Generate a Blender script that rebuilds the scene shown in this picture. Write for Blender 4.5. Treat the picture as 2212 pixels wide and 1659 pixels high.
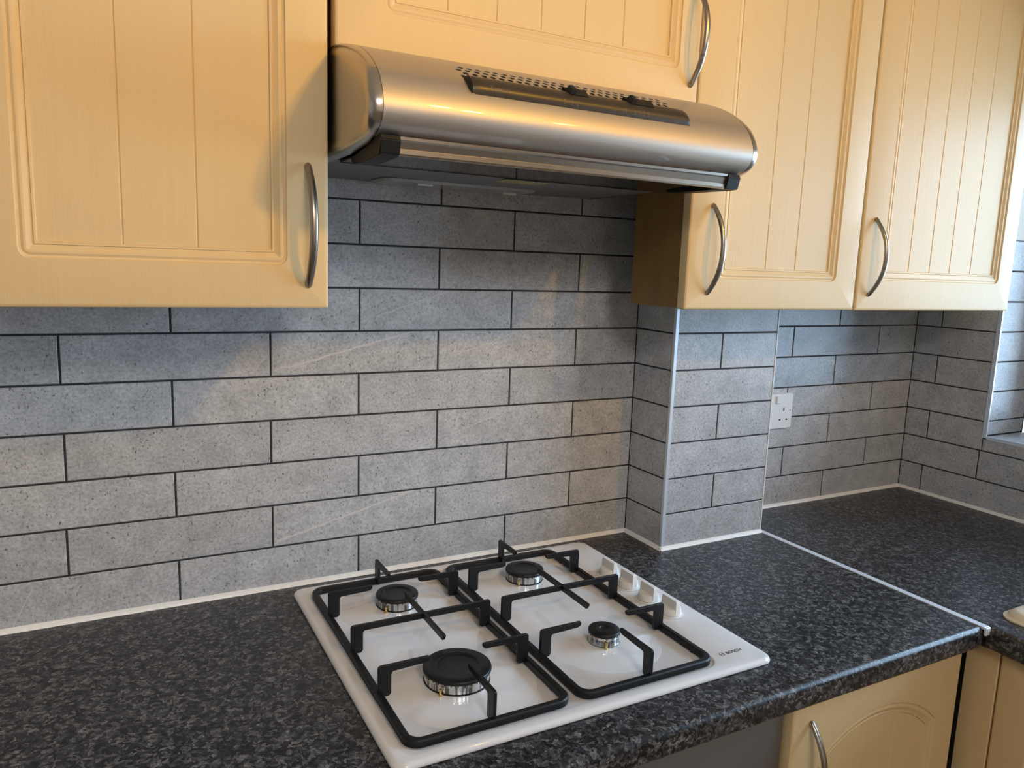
import bpy, bmesh, math, random
from mathutils import Vector
random.seed(4)
D = bpy.data; COL = bpy.context.scene.collection; PI = math.pi
for o_ in list(D.objects): D.objects.remove(o_)
ZW = 0.91                      # height of the worktop above the floor; all z below are measured from the worktop top

# ------------------------------------------------------------------ camera
sc = bpy.context.scene
cam_d = D.cameras.new('camera'); cam = D.objects.new('camera', cam_d); COL.objects.link(cam)
f_px, yaw, pitch, roll = 1651.36, 0.49713, -0.15797, 0.03566
cam_d.sensor_fit = 'HORIZONTAL'; cam_d.sensor_width = 36.0; cam_d.lens = f_px / 2212 * 36.0
cam_d.clip_start = 0.02
fw = Vector((math.sin(yaw)*math.cos(pitch), math.cos(yaw)*math.cos(pitch), math.sin(pitch)))
rt = Vector((math.cos(yaw), -math.sin(yaw), 0)); up = rt.cross(fw)
rt2 = rt*math.cos(roll) + up*math.sin(roll); up2 = -rt*math.sin(roll) + up*math.cos(roll)
from mathutils import Matrix
cam.matrix_world = Matrix(((rt2.x, up2.x, -fw.x, -0.24567), (rt2.y, up2.y, -fw.y, -1.26384), (rt2.z, up2.z, -fw.z, 0.5615+ZW), (0, 0, 0, 1)))
sc.camera = cam

# ------------------------------------------------------------------ light and exposure
vs = sc.view_settings
vs.view_transform = 'Standard'; vs.look = 'None'; vs.gamma = 1.0; vs.use_curve_mapping = False
vs.exposure = 0.08
sc.cycles.max_bounces = 8; sc.cycles.diffuse_bounces = 5; sc.cycles.glossy_bounces = 5
sc.cycles.sample_clamp_indirect = 6.0
world = D.worlds.new('sky'); sc.world = world; world.use_nodes = True
wn = world.node_tree.nodes['Background']; wn.inputs[0].default_value = (0.55, 0.75, 1.0, 1); wn.inputs[1].default_value = 0.15

def area(name, loc, target, sx, sy, power, color, shape='RECTANGLE', spread=180):
    l = D.lights.new(name, 'AREA'); l.shape = shape; l.size = sx
    if shape == 'RECTANGLE': l.size_y = sy
    l.energy = power; l.color = color; l.spread = math.radians(spread)
    o = D.objects.new(name, l); COL.objects.link(o)
    o.location = (loc[0], loc[1], loc[2]+ZW)
    d = Vector(target) - Vector(loc)
    o.rotation_euler = d.to_track_quat('-Z', 'Y').to_euler()
    return o
def spot(name, loc, target, power, color, angle=75, blend=1.0, size=.03):
    l = D.lights.new(name, 'SPOT'); l.energy = power; l.color = color; l.spot_size = math.radians(angle); l.spot_blend = blend; l.shadow_soft_size = size
    o = D.objects.new(name, l); COL.objects.link(o); o.location = (loc[0], loc[1], loc[2]+ZW)
    o.rotation_euler = (Vector(target) - Vector(loc)).to_track_quat('-Z', 'Y').to_euler(); return o
# daylight through the window over the sink
area('window_daylight', (2.9, -1.75, 1.65), (1.9, -1.75, 1.45), 2.9, 3.4, 475, (0.50, 0.735, 1.0))
# unseen fill lamp, tinted warm, at the glazed door behind the camera
area('patio_fill', (0.25, -2.96, 0.25), (0.1, 0.0, 0.1), 1.7, 1.5, 4, (1.0, 0.70, 0.45))
# warm bulbs on the ceiling spotlight bar, turned towards the wall cupboards
for nx, ny, tx in ((0.56, -1.34, -.65), (0.69, -1.44, .05), (0.99, -1.44, .92)):
    spot('spot_bulb', (nx, ny, 1.36), (tx, -.27, .88), 22, (1.0, 0.52, 0.04), 76, 1.0, .028)
area('far_fill', (-0.05, -2.3, 1.42), (0.0, -0.5, 0.3), 0.55, 0.55, 14.5, (1.0, 0.93, 0.90), 'DISK', 160)  # broad unseen lamp added as soft fill for the doors and tiles

# ------------------------------------------------------------------ materials
def mat(name, col=(.8, .8, .8), rough=.5, metal=0.0, ior=1.5, coat=0.0, spec=None):
    m = D.materials.new(name); m.use_nodes = True
    b = m.node_tree.nodes['Principled BSDF']
    b.inputs['Base Color'].default_value = (*col, 1); b.inputs['Roughness'].default_value = rough
    b.inputs['Metallic'].default_value = metal; b.inputs['IOR'].default_value = ior
    if coat: b.inputs['Coat Weight'].default_value = coat; b.inputs['Coat Roughness'].default_value = .08
    if spec is not None: b.inputs['Specular IOR Level'].default_value = spec
    return m, m.node_tree, b
def N(nt, typ, **kw):
    n = nt.nodes.new(typ)
    for k, v in kw.items():
        if k in n.inputs: n.inputs[k].default_value = v
        else: setattr(n, k, v)
    return n
def ramp(nt, fac, stops, interp='LINEAR'):
    r = nt.nodes.new('ShaderNodeValToRGB'); r.color_ramp.interpolation = interp
    el = r.color_ramp.elements
    while len(el) < len(stops): el.new(0.5)
    for e, (p, c) in zip(el, stops):
        e.position = p; e.color = (*c, 1) if len(c) == 3 else c
    nt.links.new(fac, r.inputs[0]); return r.outputs[0]
def scaled(nt, vec, s):
    mp = nt.nodes.new('ShaderNodeMapping'); mp.inputs['Scale'].default_value = s
    nt.links.new(vec, mp.inputs['Vector']); return mp.outputs[0]
def objco(nt):
    return nt.nodes.new('ShaderNodeTexCoord').outputs['Object']
def bump(nt, b, h, strength, dist):
    bp = nt.nodes.new('ShaderNodeBump'); bp.inputs['Strength'].default_value = strength; bp.inputs['Distance'].default_value = dist
    nt.links.new(h, bp.inputs['Height']); nt.links.new(bp.outputs[0], b.inputs['Normal'])
def mix(nt, fac, a, b_, mode='MIX'):
    m = nt.nodes.new('ShaderNodeMix'); m.data_type = 'RGBA'; m.blend_type = mode
    for i, v in ((0, fac), (6, a), (7, b_)):
        if isinstance(v, (int, float)): m.inputs[i].default_value = v
        elif isinstance(v, tuple): m.inputs[i].default_value = (*v, 1)
        else: nt.links.new(v, m.inputs[i])
    return m.outputs[2]
def math_(nt, op, a, b_=None, c=None):
    m = nt.nodes.new('ShaderNodeMath'); m.operation = op
    for i, v in enumerate((a, b_, c)):
        if v is None: continue
        if isinstance(v, (int, float)): m.inputs[i].default_value = v
        else: nt.links.new(v, m.inputs[i])
    return m.outputs[0]
def noise(nt, vec, scale, detail=2, rough=.5, dist=0.0):
    n = N(nt, 'ShaderNodeTexNoise', Scale=scale, Detail=detail, Roughness=rough, Distortion=dist)
    nt.links.new(vec, n.inputs['Vector']); return n.outputs['Fac']

# stone-look wall tile: coordinates and a random value per tile are stored on the mesh
M_TILE, nt, b = mat('stone_tile', rough=.42)
uv = N(nt, 'ShaderNodeUVMap', uv_map='tile_uv').outputs[0]
at = N(nt, 'ShaderNodeAttribute', attribute_name='tile_rnd')
sep = N(nt, 'ShaderNodeSeparateColor'); nt.links.new(at.outputs['Color'], sep.inputs[0])
off = N(nt, 'ShaderNodeVectorMath', operation='MULTIPLY_ADD'); nt.links.new(at.outputs['Color'], off.inputs[0]); off.inputs[1].default_value = (7.3, 5.1, 9.7); nt.links.new(uv, off.inputs[2])
tv = off.outputs[0]
base = ramp(nt, noise(nt, tv, 24, 5, .62), [(.28, (.385, .397, .412)), (.5, (.470, .484, .500)), (.72, (.550, .564, .580))])
fine = ramp(nt, noise(nt, tv, 230, 3, .65), [(.30, (.70, .70, .70)), (.64, (1.12, 1.12, 1.12))])
base = mix(nt, 1.0, base, fine, 'MULTIPLY')
pits = ramp(nt, noise(nt, scaled(nt, tv, (1, .55, 1)), 330, 1.5, .5), [(.27, (.38, .38, .38)), (.36, (1, 1, 1))])
pmask = ramp(nt, noise(nt, tv, 30, 2, .5), [(.40, (0, 0, 0)), (.62, (1, 1, 1))])
base = mix(nt, pmask, base, mix(nt, 1.0, base, pits, 'MULTIPLY'))
base = mix(nt, .55, base, mix(nt, 1.0, base, pits, 'MULTIPLY'))
spots = ramp(nt, noise(nt, scaled(nt, tv, (1, 1, 1)), 120, 2, .5), [(.66, (0, 0, 0)), (.78, (1, 1, 1))])
base = mix(nt, spots, base, (.50, .49, .47))
sx = N(nt, 'ShaderNodeSeparateXYZ'); nt.links.new(uv, sx.inputs[0])
U, V = sx.outputs[0], sx.outputs[1]
wob = math_(nt, 'MULTIPLY_ADD', noise(nt, tv, 45, 3, .6), .010, -.005)
def vein(a_, k, w0, u0, u1):
    d = math_(nt, 'ABSOLUTE', math_(nt, 'ADD', math_(nt, 'SUBTRACT', V, math_(nt, 'MULTIPLY_ADD', U, k, a_)), wob))
    w = math_(nt, 'MULTIPLY', noise(nt, tv, 60, 3, .7), w0)
    line = math_(nt, 'SMOOTH_MIN', math_(nt, 'LESS_THAN', d, w), 1.0, 0.0)
    return math_(nt, 'MULTIPLY', math_(nt, 'MULTIPLY', line, math_(nt, 'GREATER_THAN', U, u0)), math_(nt, 'LESS_THAN', U, u1))
G = sep.outputs[1]
mA = math_(nt, 'MULTIPLY', vein(.006, .262, .0034, .004, .27), math_(nt, 'GREATER_THAN', G, .8))
mB = math_(nt, 'MULTIPLY', vein(-.13, 2.1, .0032, .06, .094), math_(nt, 'MULTIPLY', math_(nt, 'GREATER_THAN', G, .5), math_(nt, 'LESS_THAN', G, .75)))
mC = math_(nt, 'MULTIPLY', vein(.015, .33, .0016, .03, .16), math_(nt, 'MULTIPLY', math_(nt, 'GREATER_THAN', G, .3), math_(nt, 'LESS_THAN', G, .5)))
base = mix(nt, math_(nt, 'MULTIPLY', math_(nt, 'ADD', mA, math_(nt, 'ADD', mB, mC)), .75), base, (.62, .60, .58))
br = math_(nt, 'MULTIPLY_ADD', sep.outputs[2], .10, .95)
vm = N(nt, 'ShaderNodeVectorMath', operation='SCALE'); nt.links.new(base, vm.inputs[0]); nt.links.new(br, vm.inputs['Scale'])
nt.links.new(vm.outputs[0], b.inputs['Base Color'])
bump(nt, b, noise(nt, tv, 200, 3, .6), .25, .0008)
M_GROUT, _, _ = mat('dark_grout', (.030, .030, .033), .85)
M_PAINT, nt, b = mat('cream_wall_paint', (.80, .78, .70), .75)
bump(nt, b, noise(nt, objco(nt), 180, 2), .08, .001)
M_CEIL, _, _ = mat('white_ceiling_paint', (.86, .83, .76), .85)

def worktop_mat():
    m, nt, b = mat('speckled_black_laminate', rough=.32)
    c = objco(nt)
    wv = N(nt, 'ShaderNodeTexNoise', Scale=90.0, Detail=2.0); nt.links.new(c, wv.inputs['Vector'])
    wa = N(nt, 'ShaderNodeVectorMath', operation='MULTIPLY_ADD'); nt.links.new(wv.outputs['Color'], wa.inputs[0]); wa.inputs[1].default_value = (.016, .016, .016); nt.links.new(c, wa.inputs[2])
    vo = N(nt, 'ShaderNodeTexVoronoi', Scale=200.0); nt.links.new(wa.outputs[0], vo.inputs['Vector'])
    s2 = N(nt, 'ShaderNodeSeparateColor'); nt.links.new(vo.outputs['Color'], s2.inputs[0])
    big = noise(nt, c, 62, 3, .6)
    v = math_(nt, 'ADD', math_(nt, 'MULTIPLY', s2.outputs[0], .46), math_(nt, 'MULTIPLY', big, .50))
    v = math_(nt, 'ADD', v, math_(nt, 'MULTIPLY', noise(nt, c, 330, 3, .7, .5), .24))
    col = ramp(nt, v, [(.40, (.0080, .0085, .0100)), (.52, (.018, .0185, .0215)), (.62, (.036, .037, .041)), (.73, (.075, .075, .078)), (.84, (.15, .147, .143))])
    vo2 = N(nt, 'ShaderNodeTexVoronoi', Scale=520.0); nt.links.new(wa.outputs[0], vo2.inputs['Vector'])
    s3 = N(nt, 'ShaderNodeSeparateColor'); nt.links.new(vo2.outputs['Color'], s3.inputs[0])
    k = math_(nt, 'MULTIPLY_ADD', s3.outputs[1], 1.1, .45)
    sc_ = N(nt, 'ShaderNodeVectorMath', operation='SCALE'); nt.links.new(col, sc_.inputs[0]); nt.links.new(k, sc_.inputs['Scale'])
    nt.links.new(sc_.outputs[0], b.inputs['Base Color'])
    bump(nt, b, noise(nt, c, 520, 2), .35, .0006)
    return m
M_TOP = worktop_mat()

def cream_mat():
    m, nt, b = mat('cream_woodgrain_vinyl', rough=.44, ior=1.30)
    c = objco(nt)
    g = noise(nt, scaled(nt, c, (1, 1, .07)), 95, 5, .65, .6)
    col = ramp(nt, g, [(.30, (.675, .505, .268)), (.60, (.688, .518, .280)), (.8, (.695, .525, .286))])
    nt.links.new(col, b.inputs['Base Color'])
    g2 = noise(nt, scaled(nt, c, (1, 1, .05)), 210, 4, .7, .8)
    bump(nt, b, g2, .16, .0012)
    return m
M_CREAM = cream_mat()
M_PANEL, nt, b = mat('beech_carcass_melamine', rough=.45)
pc = objco(nt)
nt.links.new(ramp(nt, noise(nt, scaled(nt, pc, (1, 1, .12)), 40, 4, .6), [(.3, (.19, .102, .024)), (.7, (.23, .128, .032))]), b.inputs['Base Color'])
M_EDGE, _, _ = mat('brown_carcass_edge', (.16, .07, .03), .5)
M_STEEL, nt, b = mat('brushed_steel', (.57, .515, .45), .24, 1.0)
c = objco(nt)
b.inputs['Roughness'].default_value = .52
g2 = N(nt, 'ShaderNodeBsdfAnisotropic'); g2.inputs['Color'].default_value = (.60, .575, .545, 1)
nt.links.new(ramp(nt, noise(nt, scaled(nt, c, (1, 30, 30)), 9, 3), [(.3, (.022, .022, .022)), (.7, (.034, .034, .034))]), g2.inputs['Roughness'])
ms_ = N(nt, 'ShaderNodeMixShader'); ms_.inputs[0].default_value = .14
nt.links.new(b.outputs[0], ms_.inputs[1]); nt.links.new(g2.outputs[0], ms_.inputs[2]); nt.links.new(ms_.outputs[0], nt.nodes['Material Output'].inputs[0])
M_CAPSTEEL, _, _ = mat('smooth_silver_cap', (.50, .46, .41), .26, 1.0)
M_SATIN, _, _ = mat('satin_nickel', (.34, .305, .265), .33, 1.0)
M_CHROME, nt, b = mat('polished_aluminium', (.60, .60, .59), .16, 1.0)
cc = objco(nt); st_ = noise(nt, scaled(nt, cc, (1, 1, .004)), 170, 2, .6)
bump(nt, b, st_, .9, .0016)
nt.links.new(ramp(nt, st_, [(.42, (.16, .155, .15)), (.50, (.66, .66, .65))]), b.inputs['Base Color'])  # dark streaks: slots and streaky reflections painted into the base colour
M_ALU, _, _ = mat('aluminium_trim', (.70, .76, .84), .38, .45)
M_STRIP, _, _ = mat('brushed_aluminium_strip', (.84, .89, .96), .42, .35)
M_ENAMEL, _, _ = mat('white_enamel', (.82, .80, .785), .06, 0.0, 1.55, .5)
M_KNOB, _, _ = mat('white_knob_plastic', (.82, .80, .77), .32)
M_IRON, nt, b = mat('black_enamelled_iron', (.0060, .0064, .0075), .45, ior=1.42)
bump(nt, b, noise(nt, objco(nt), 900, 2), .25, .0004)
M_CAP, nt, b = mat('matt_black_burner_enamel', (.0075, .0080, .0095), .40, ior=1.42)
bump(nt, b, noise(nt, objco(nt), 1200, 2), .2, .0003)
M_BRASS, _, _ = mat('brass', (.72, .50, .20), .25, 1.0)
M_BLACK, _, _ = mat('black_plastic', (.006, .006, .006), .5, ior=1.35)
M_DARK, _, _ = mat('dark_interior', (.006, .006, .006), .7)
M_CTRL, _, _ = mat('brown_grey_control_plastic', (.050, .038, .026), .38, .25)
M_INK, _, _ = mat('black_print', (.025, .025, .028), .5)
M_GREYINK, _, _ = mat('grey_print', (.27, .25, .24), .5)
M_PALEINK, _, _ = mat('pale_print', (.12, .10, .075), .5)
M_GLASS, _, _ = mat('smoked_visor_glass', (.012, .012, .012), .05, 0.0, 1.7)
M_UNDER, nt, b = mat('grey_filter_cover', (.17, .165, .16), .5)
bump(nt, b, noise(nt, scaled(nt, objco(nt), (30, 400, 1)), 2, 2), .2, .001)
M_LENS, _, _ = mat('lamp_lens_plastic', (.30, .29, .28), .2)
M_BULB_GLINT, _, _ = mat('white_bulb_glint', (.62, .58, .54), .2)
M_STICK, nt, b = mat('yellow_rating_sticker', rough=.5)
nt.links.new(ramp(nt, noise(nt, objco(nt), 700, 1), [(.45, (.03, .025, .01)), (.5, (.55, .45, .18))]), b.inputs['Base Color'])
M_SEAL, _, _ = mat('white_silicone', (.88, .875, .84), .35)
M_SOCK, _, _ = mat('white_socket_plastic', (.80, .83, .84), .25)
M_SINK, _, _ = mat('cream_sink_composite', (.80, .68, .50), .22, coat=.3)
M_OVEN, nt, b = mat('grey_steel_oven_front', (.25, .26, .28), .42, .75)
bump(nt, b, noise(nt, scaled(nt, objco(nt), (2, 100, 100)), 10, 3), .08, .0008)
M_FLOOR, nt, b = mat('beige_floor_vinyl', rough=.5)
nt.links.new(ramp(nt, noise(nt, objco(nt), 6, 4), [(.3, (.34, .28, .21)), (.7, (.42, .35, .27))]), b.inputs['Base Color'])
M_WOOD, _, _ = mat('brown_window_frame', (.20, .11, .05), .45)
M_PANE, nt, b = mat('window_glass', (1, 1, 1), .0, 0.0, 1.45)
b.inputs['Transmission Weight'].default_value = 1.0
lp_t = N(nt, 'ShaderNodeBsdfTransparent'); fr = N(nt, 'ShaderNodeFresnel', IOR=1.45); gl = N(nt, 'ShaderNodeBsdfGlossy', Roughness=0.0); ms = N(nt, 'ShaderNodeMixShader')
nt.links.new(fr.outputs[0], ms.inputs[0]); nt.links.new(lp_t.outputs[0], ms.inputs[1]); nt.links.new(gl.outputs[0], ms.inputs[2])
nt.links.new(ms.outputs[0], nt.nodes['Material Output'].inputs[0])

# ------------------------------------------------------------------ object helpers
ORG = {}
def obj(name, bm, mats, parent=None, org=None, sharp=32, recalc=True):
    """bm holds verts measured from the worktop; org is the object's origin in the same frame"""
    if recalc: bmesh.ops.recalc_face_normals(bm, faces=bm.faces)
    if org is None:
        lo = [min(v.co[i] for v in bm.verts) for i in range(3)]; hi = [max(v.co[i] for v in bm.verts) for i in range(3)]
        org = Vector(((lo[0]+hi[0])/2, (lo[1]+hi[1])/2, lo[2]))
    org = Vector(org)
    bmesh.ops.translate(bm, verts=bm.verts, vec=-org)
    me = D.meshes.new(name); bm.to_mesh(me); bm.free()
    for m in (mats if isinstance(mats, (list, tuple)) else [mats]): me.materials.append(m)
    for p in me.polygons: p.use_smooth = True
    me.set_sharp_from_angle(angle=math.radians(sharp))
    o = D.objects.new(name, me); COL.objects.link(o)
    ORG[o.name] = org
    if parent is None: o.location = org + Vector((0, 0, ZW))
    else: o.parent = parent; o.location = org - ORG[parent.name]
    return o
def thing(name, label, cat, org, group=None):
    o = D.objects.new(name, None); COL.objects.link(o); o.empty_display_size = .05
    ORG[o.name] = Vector(org); o.location = Vector(org) + Vector((0, 0, ZW))
    o['label'] = label; o['category'] = cat
    if group: o['group'] = group
    return o
def tag(o, label, cat, group=None):
    o['label'] = label; o['category'] = cat
    if group: o['group'] = group
    return o
def struct(o): o['kind'] = 'structure'; return o
def BM(): return bmesh.new()
def box(bm, lo, hi, bev=0, seg=2, mi=0):
    vs_ = [bm.verts.new((x, y, z)) for x in (lo[0], hi[0]) for y in (lo[1], hi[1]) for z in (lo[2], hi[2])]
    fs = [bm.faces.new([vs_[i] for i in q]) for q in ((0, 1, 3, 2), (4, 6, 7, 5), (0, 4, 5, 1), (2, 3, 7, 6), (0, 2, 6, 4), (1, 5, 7, 3))]
    for f in fs: f.material_index = mi
    if bev:
        es = list({e for f in fs for e in f.edges})
        r = bmesh.ops.bevel(bm, geom=es, offset=bev, segments=seg, profile=.5, affect='EDGES')
        for f in r['faces']: f.material_index = mi
    return fs
def lathe(bm, prof, c=(0, 0, 0), n=48, mi=0, a0=0, a1=2*PI, ends=True):
    """prof: list of (r,z); revolved about the vertical through c"""
    rings = []
    for r, z in prof:
        if r < 1e-6: rings.append([bm.verts.new((c[0], c[1], c[2]+z))])
        else: rings.append([bm.verts.new((c[0]+r*math.cos(2*PI*i/n), c[1]+r*math.sin(2*PI*i/n), c[2]+z)) for i in range(n)])
    for A, B in zip(rings, rings[1:]):
        for i in range(n):
            j = (i+1) % n
            if len(A) == 1 and len(B) == 1: continue
            if len(A) == 1: f = bm.faces.new((A[0], B[i], B[j]))
            elif len(B) == 1: f = bm.faces.new((A[i], A[j], B[0]))
            else: f = bm.faces.new((A[i], A[j], B[j], B[i]))
            f.material_index = mi
    return rings
def loft(bm, rings, closed=True, caps=(True, True), mi=0):
    R = [[bm.verts.new(p) for p in r] for r in rings]
    n = len(R[0])
    for A, B in zip(R, R[1:]):
        for i in range(n if closed else n-1):
            j = (i+1) % n
            f = bm.faces.new((A[i], A[j], B[j], B[i])); f.material_index = mi
    for k, e in ((0, 0), (-1, 1)):
        if caps[e]:
            f = bm.faces.new(R[k]); f.material_index = mi
    return R
def prism(bm, pts, fn, a, b_, mi=0):
    """pts 2-D closed outline, fn(p, t) -> 3-D"""
    return loft(bm, [[fn(p, a) for p in pts], [fn(p, b_) for p in pts]], mi=mi)
def rrect(x0, x1, y0, y1, r, n=6):
    out = []
    for cx, cy, a in ((x1-r, y1-r, 0), (x0+r, y1-r, 90), (x0+r, y0+r, 180), (x1-r, y0+r, 270)):
        for i in range(n+1):
            t = math.radians(a + 90*i/n); out.append((cx+r*math.cos(t), cy+r*math.sin(t)))
    return out
def tube(bm, path, rad, n=12, squash=None, caps=True, mi=0):
    """path of Vectors; rad number or list; squash = (side vector, factor)"""
    P = [Vector(p) for p in path]; R = []
    ref = None
    for i, p in enumerate(P):
        t = (P[min(i+1, len(P)-1)] - P[max(i-1, 0)]).normalized()
        if ref is None: ref = Vector((1, 0, 0)) if abs(t.x) < .9 else Vector((0, 1, 0))
        u = (ref - t*ref.dot(t)).normalized(); v = t.cross(u); ref = u
        r = rad[i] if isinstance(rad, (list, tuple)) else rad
        R.append([p + u*r*math.cos(2*PI*k/n)*(squash or 1) + v*r*math.sin(2*PI*k/n) for k in range(n)])
    loft(bm, R, True, (caps, caps), mi)
def text_bm(s, size, bold=0.0):
    cu = D.curves.new('lettering', 'FONT'); cu.body = s; cu.size = size; cu.offset = bold; cu.extrude = 0
    t = D.objects.new('lettering', cu); COL.objects.link(t)
    dg = bpy.context.evaluated_depsgraph_get(); dg.update()
    me = D.meshes.new_from_object(t.evaluated_get(dg))
    bm = BM(); bm.from_mesh(me)
    D.objects.remove(t); D.meshes.remove(me)
    return bm
def fit(bm, w):
    xs = [v.co.x for v in bm.verts]; ys = [v.co.y for v in bm.verts]
    k = w/(max(xs)-min(xs)); x0 = min(xs); y0 = min(ys)
    for v in bm.verts: v.co = ((v.co.x-x0)*k, (v.co.y-y0)*k, 0)

# ------------------------------------------------------------------ the room shell
XR, XP0, XP1, PD = 1.6412, 0.7283, 1.0017, 0.121
H0, HH = 0.07348, 0.07263
XL, YF, ZC = -1.75, -3.0, 1.49
def zl(j): return H0 + j*HH

def tile_run(bm, uvl, rl, fn, u0, u1, rows, g=.0015):
    """rows: list of (zlo, zhi, [joints], {tile index: vein value}); fn(u, depth, z) -> 3-D; depth 0 is the tile face"""
    for zlo, zhi, joints, veins in rows:
        js = [u0] + sorted(j for j in joints if u0+.004 < j < u1-.004) + [u1]
        for k, (a, b_) in enumerate(zip(js, js[1:])):
            a2 = a + (g if k > 0 else .0006); b2 = b_ - (g if k < len(js)-2 else .0006)
            za, zb = zlo+g, zhi-g
            e = .0009
            back = [fn(u, .008, z) for u, z in ((a2, za), (b2, za), (b2, zb), (a2, zb))]
            mid = [fn(u, e, z) for u, z in ((a2, za), (b2, za), (b2, zb), (a2, zb))]
            fr_ = [fn(u, 0, z) for u, z in ((a2+e, za+e), (b2-e, za+e), (b2-e, zb-e), (a2+e, zb-e))]
            V_ = [[bm.verts.new(p) for p in r] for r in (back, mid, fr_)]
            fs = []
            for A, B in zip(V_, V_[1:]):
                for i in range(4): fs.append(bm.faces.new((A[i], A[(i+1) % 4], B[(i+1) % 4], B[i])))
            fs.append(bm.faces.new(V_[2]))
            uvs = {}
            for r in V_:
                for v, (u, z) in zip(r, ((a2, za), (b2, za), (b2, zb), (a2, zb))): uvs[v] = (u-a2, z-za)
            rv = (random.random(), veins.get(k, 0.0), random.random(), 1)
            for f in fs:
                f.material_index = 0
                for l in f.loops: l[uvl].uv = uvs[l.vert]; l[rl] = rv

def new_wall():
    bm = BM(); return bm, bm.loops.layers.uv.new('tile_uv'), bm.loops.layers.float_color.new('tile_rnd')
WM = [M_TILE, M_GROUT, M_PAINT]
# back wall
bm, uvl, rl = new_wall()
rows = []
VEINS = {4: {}, 0: {}, }
for j in range(-1, 10):
    zlo = -.004 if j == -1 else zl(j); zhi = zl(j+1)
    st = (-.0065 if j % 2 == 0 else -.1525)
    js = [st + .2935*k for k in range(-6, 4)]
    js = [x + random.uniform(-.0008, .0008) for x in js if x < XP0]
    if j == 0: js = [x if abs(x+.30) > .02 else -.3037 for x in js]
    all_ = [XL] + [x for x in js if x > XL+.004] + [XP0]
    ve = {}
    def idx(x):
        for k, (a, b_) in enumerate(zip(all_, all_[1:])):
            if a < x < b_: return k
    if j in (4,): ve[idx(.14)] = .95; ve[idx(.40)] = .4
    if j in (0,): ve[idx(.14)] = .95; ve[idx(-.15)] = .6
    if j == -1: ve[idx(-.22)] = .6
    if j in (7, 2): ve[idx(.3)] = .4
    if j == 5: ve[idx(.3)] = .4
    rows.append((zlo, zhi, js, ve))
tile_run(bm, uvl, rl, lambda u, d, z: (u, d, z), XL, XP0, rows)
rows = []
JR = {5: [1.3439], 4: [1.1887, 1.4959], 3: [1.3416], 2: [1.185, 1.4901], 1: [1.3396], 0: [1.1879, 1.4887], -1: [1.3371]}
for j in range(-1, 7):
    rows.append((-.004 if j == -1 else zl(j), zl(j+1), JR.get(j, [1.19, 1.49]), {1: .4} if j in (3, 2) else ({2: .6} if j == 0 else {0: .6} if j == 0 else {})))
tile_run(bm, uvl, rl, lambda u, d, z: (u, d, z), XP1, XR, rows)
box(bm, (XL, .0012, -.03), (XR+.03, .02, .80), mi=1)
box(bm, (XL-.1, .02, -ZW), (XR+.2, .12, ZC+.05), mi=2)
box(bm, (XL, .0, .80), (XR, .02, ZC), mi=2)
struct(obj('wall_back', bm, WM, org=(0, 0, 0)))
# boxed-in pillar beside the hob
bm, uvl, rl = new_wall()
rows = [(.0 if j == -1 else zl(j), zl(j+1), {4: [.8509], 2: [.8535], 0: [.8559]}.get(j, []), {}) for j in range(-1, 6)]
tile_run(bm, uvl, rl, lambda u, d, z: (u, -PD+d, z), XP0+.006, XP1, rows)
tile_run(bm, uvl, rl, lambda u, d, z: (XP0+d, -u, z), 0.0, PD-.003, [(r[0], r[1], [], {}) for r in rows])
tile_run(bm, uvl, rl, lambda u, d, z: (XP1-d, -u, z), 0.0, PD-.002, [(r[0], r[1], [], {}) for r in rows])
box(bm, (XP0+.0012, -PD+.0012, .0), (XP1-.0012, -.0005, .488), mi=1)
struct(obj('wall_pillar', bm, WM, org=(.86, -.06, 0)))
# right wall with the window opening over the sink
WY0, WY1, WZ0, WZ1 = -.2065, -1.50, .1785, 1.03
bm, uvl, rl = new_wall()
JW = {5: [-.067], 4: [-.205], 3: [-.067], 2: [-.205], 1: [-.0635, -.357], 0: [-.2013, -.495], -1: [-.0612, -.355]}
fnR = lambda u, d, z: (XR+d, -u, z)
tile_run(bm, uvl, rl, fnR, 0.0, -WY0-.001, [(zl(j), zl(j+1), [-q for q in JW.get(j, [])], {}) for j in range(2, 8)])
low = [(-.004, zl(0), [.0612, .355, .648, .941, 1.23, 1.52, 1.81, 2.1], {}), (zl(0), zl(1), [.2013, .495, .79, 1.08, 1.37, 1.66, 1.95, 2.24], {0: .0, 1: .0})]
tile_run(bm, uvl, rl, fnR, 0.0, 2.4, low)
tile_run(bm, uvl, rl, fnR, 0.0, -WY0-.001, [(zl(1), zl(2), [.0635], {})])
tile_run(bm, uvl, rl, fnR, -WY0, -WY1, [(zl(1), WZ0-.001, [.357, .65, .943, 1.236], {})])
# window reveal tiles
tile_run(bm, uvl, rl, lambda u, d, z: (XR+u, WY0+d, z), .001, .165, [(WZ0+.004, zl(2), [], {})] + [(zl(j), zl(j+1), [], {}) for j in range(2, 8)])
tile_run(bm, uvl, rl, lambda u, d, z: (XR+z, -u, WZ0-d+.003), -WY0+.001, -WY1, [(.001, .165, [.45, .74, 1.03, 1.32], {})])
box(bm, (XR+.0012, WY0+.0012, -.03), (XR+.02, -.0005, zl(8)), mi=1)
box(bm, (XR+.0012, -2.4, -.03), (XR+.02, WY0, WZ0-.001), mi=1)
box(bm, (XR+.02, WY0+.0012, -.03), (XR+.17, WY0+.02, zl(8)), mi=1)
box(bm, (XR+.02, WY1, WZ0-.02), (XR+.17, WY0, WZ0+.0015), mi=1)
T = XR+.26
box(bm, (XR+.02, WY0+.02, -ZW), (T, .02, ZC+.05), mi=2)                # pier between corner and window
box(bm, (XR, WY0+.0005, zl(8)), (T, .02, ZC), mi=2)
box(bm, (XR+.02, WY1, -ZW), (T, WY0+.02, WZ0-.02), mi=2)
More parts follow.
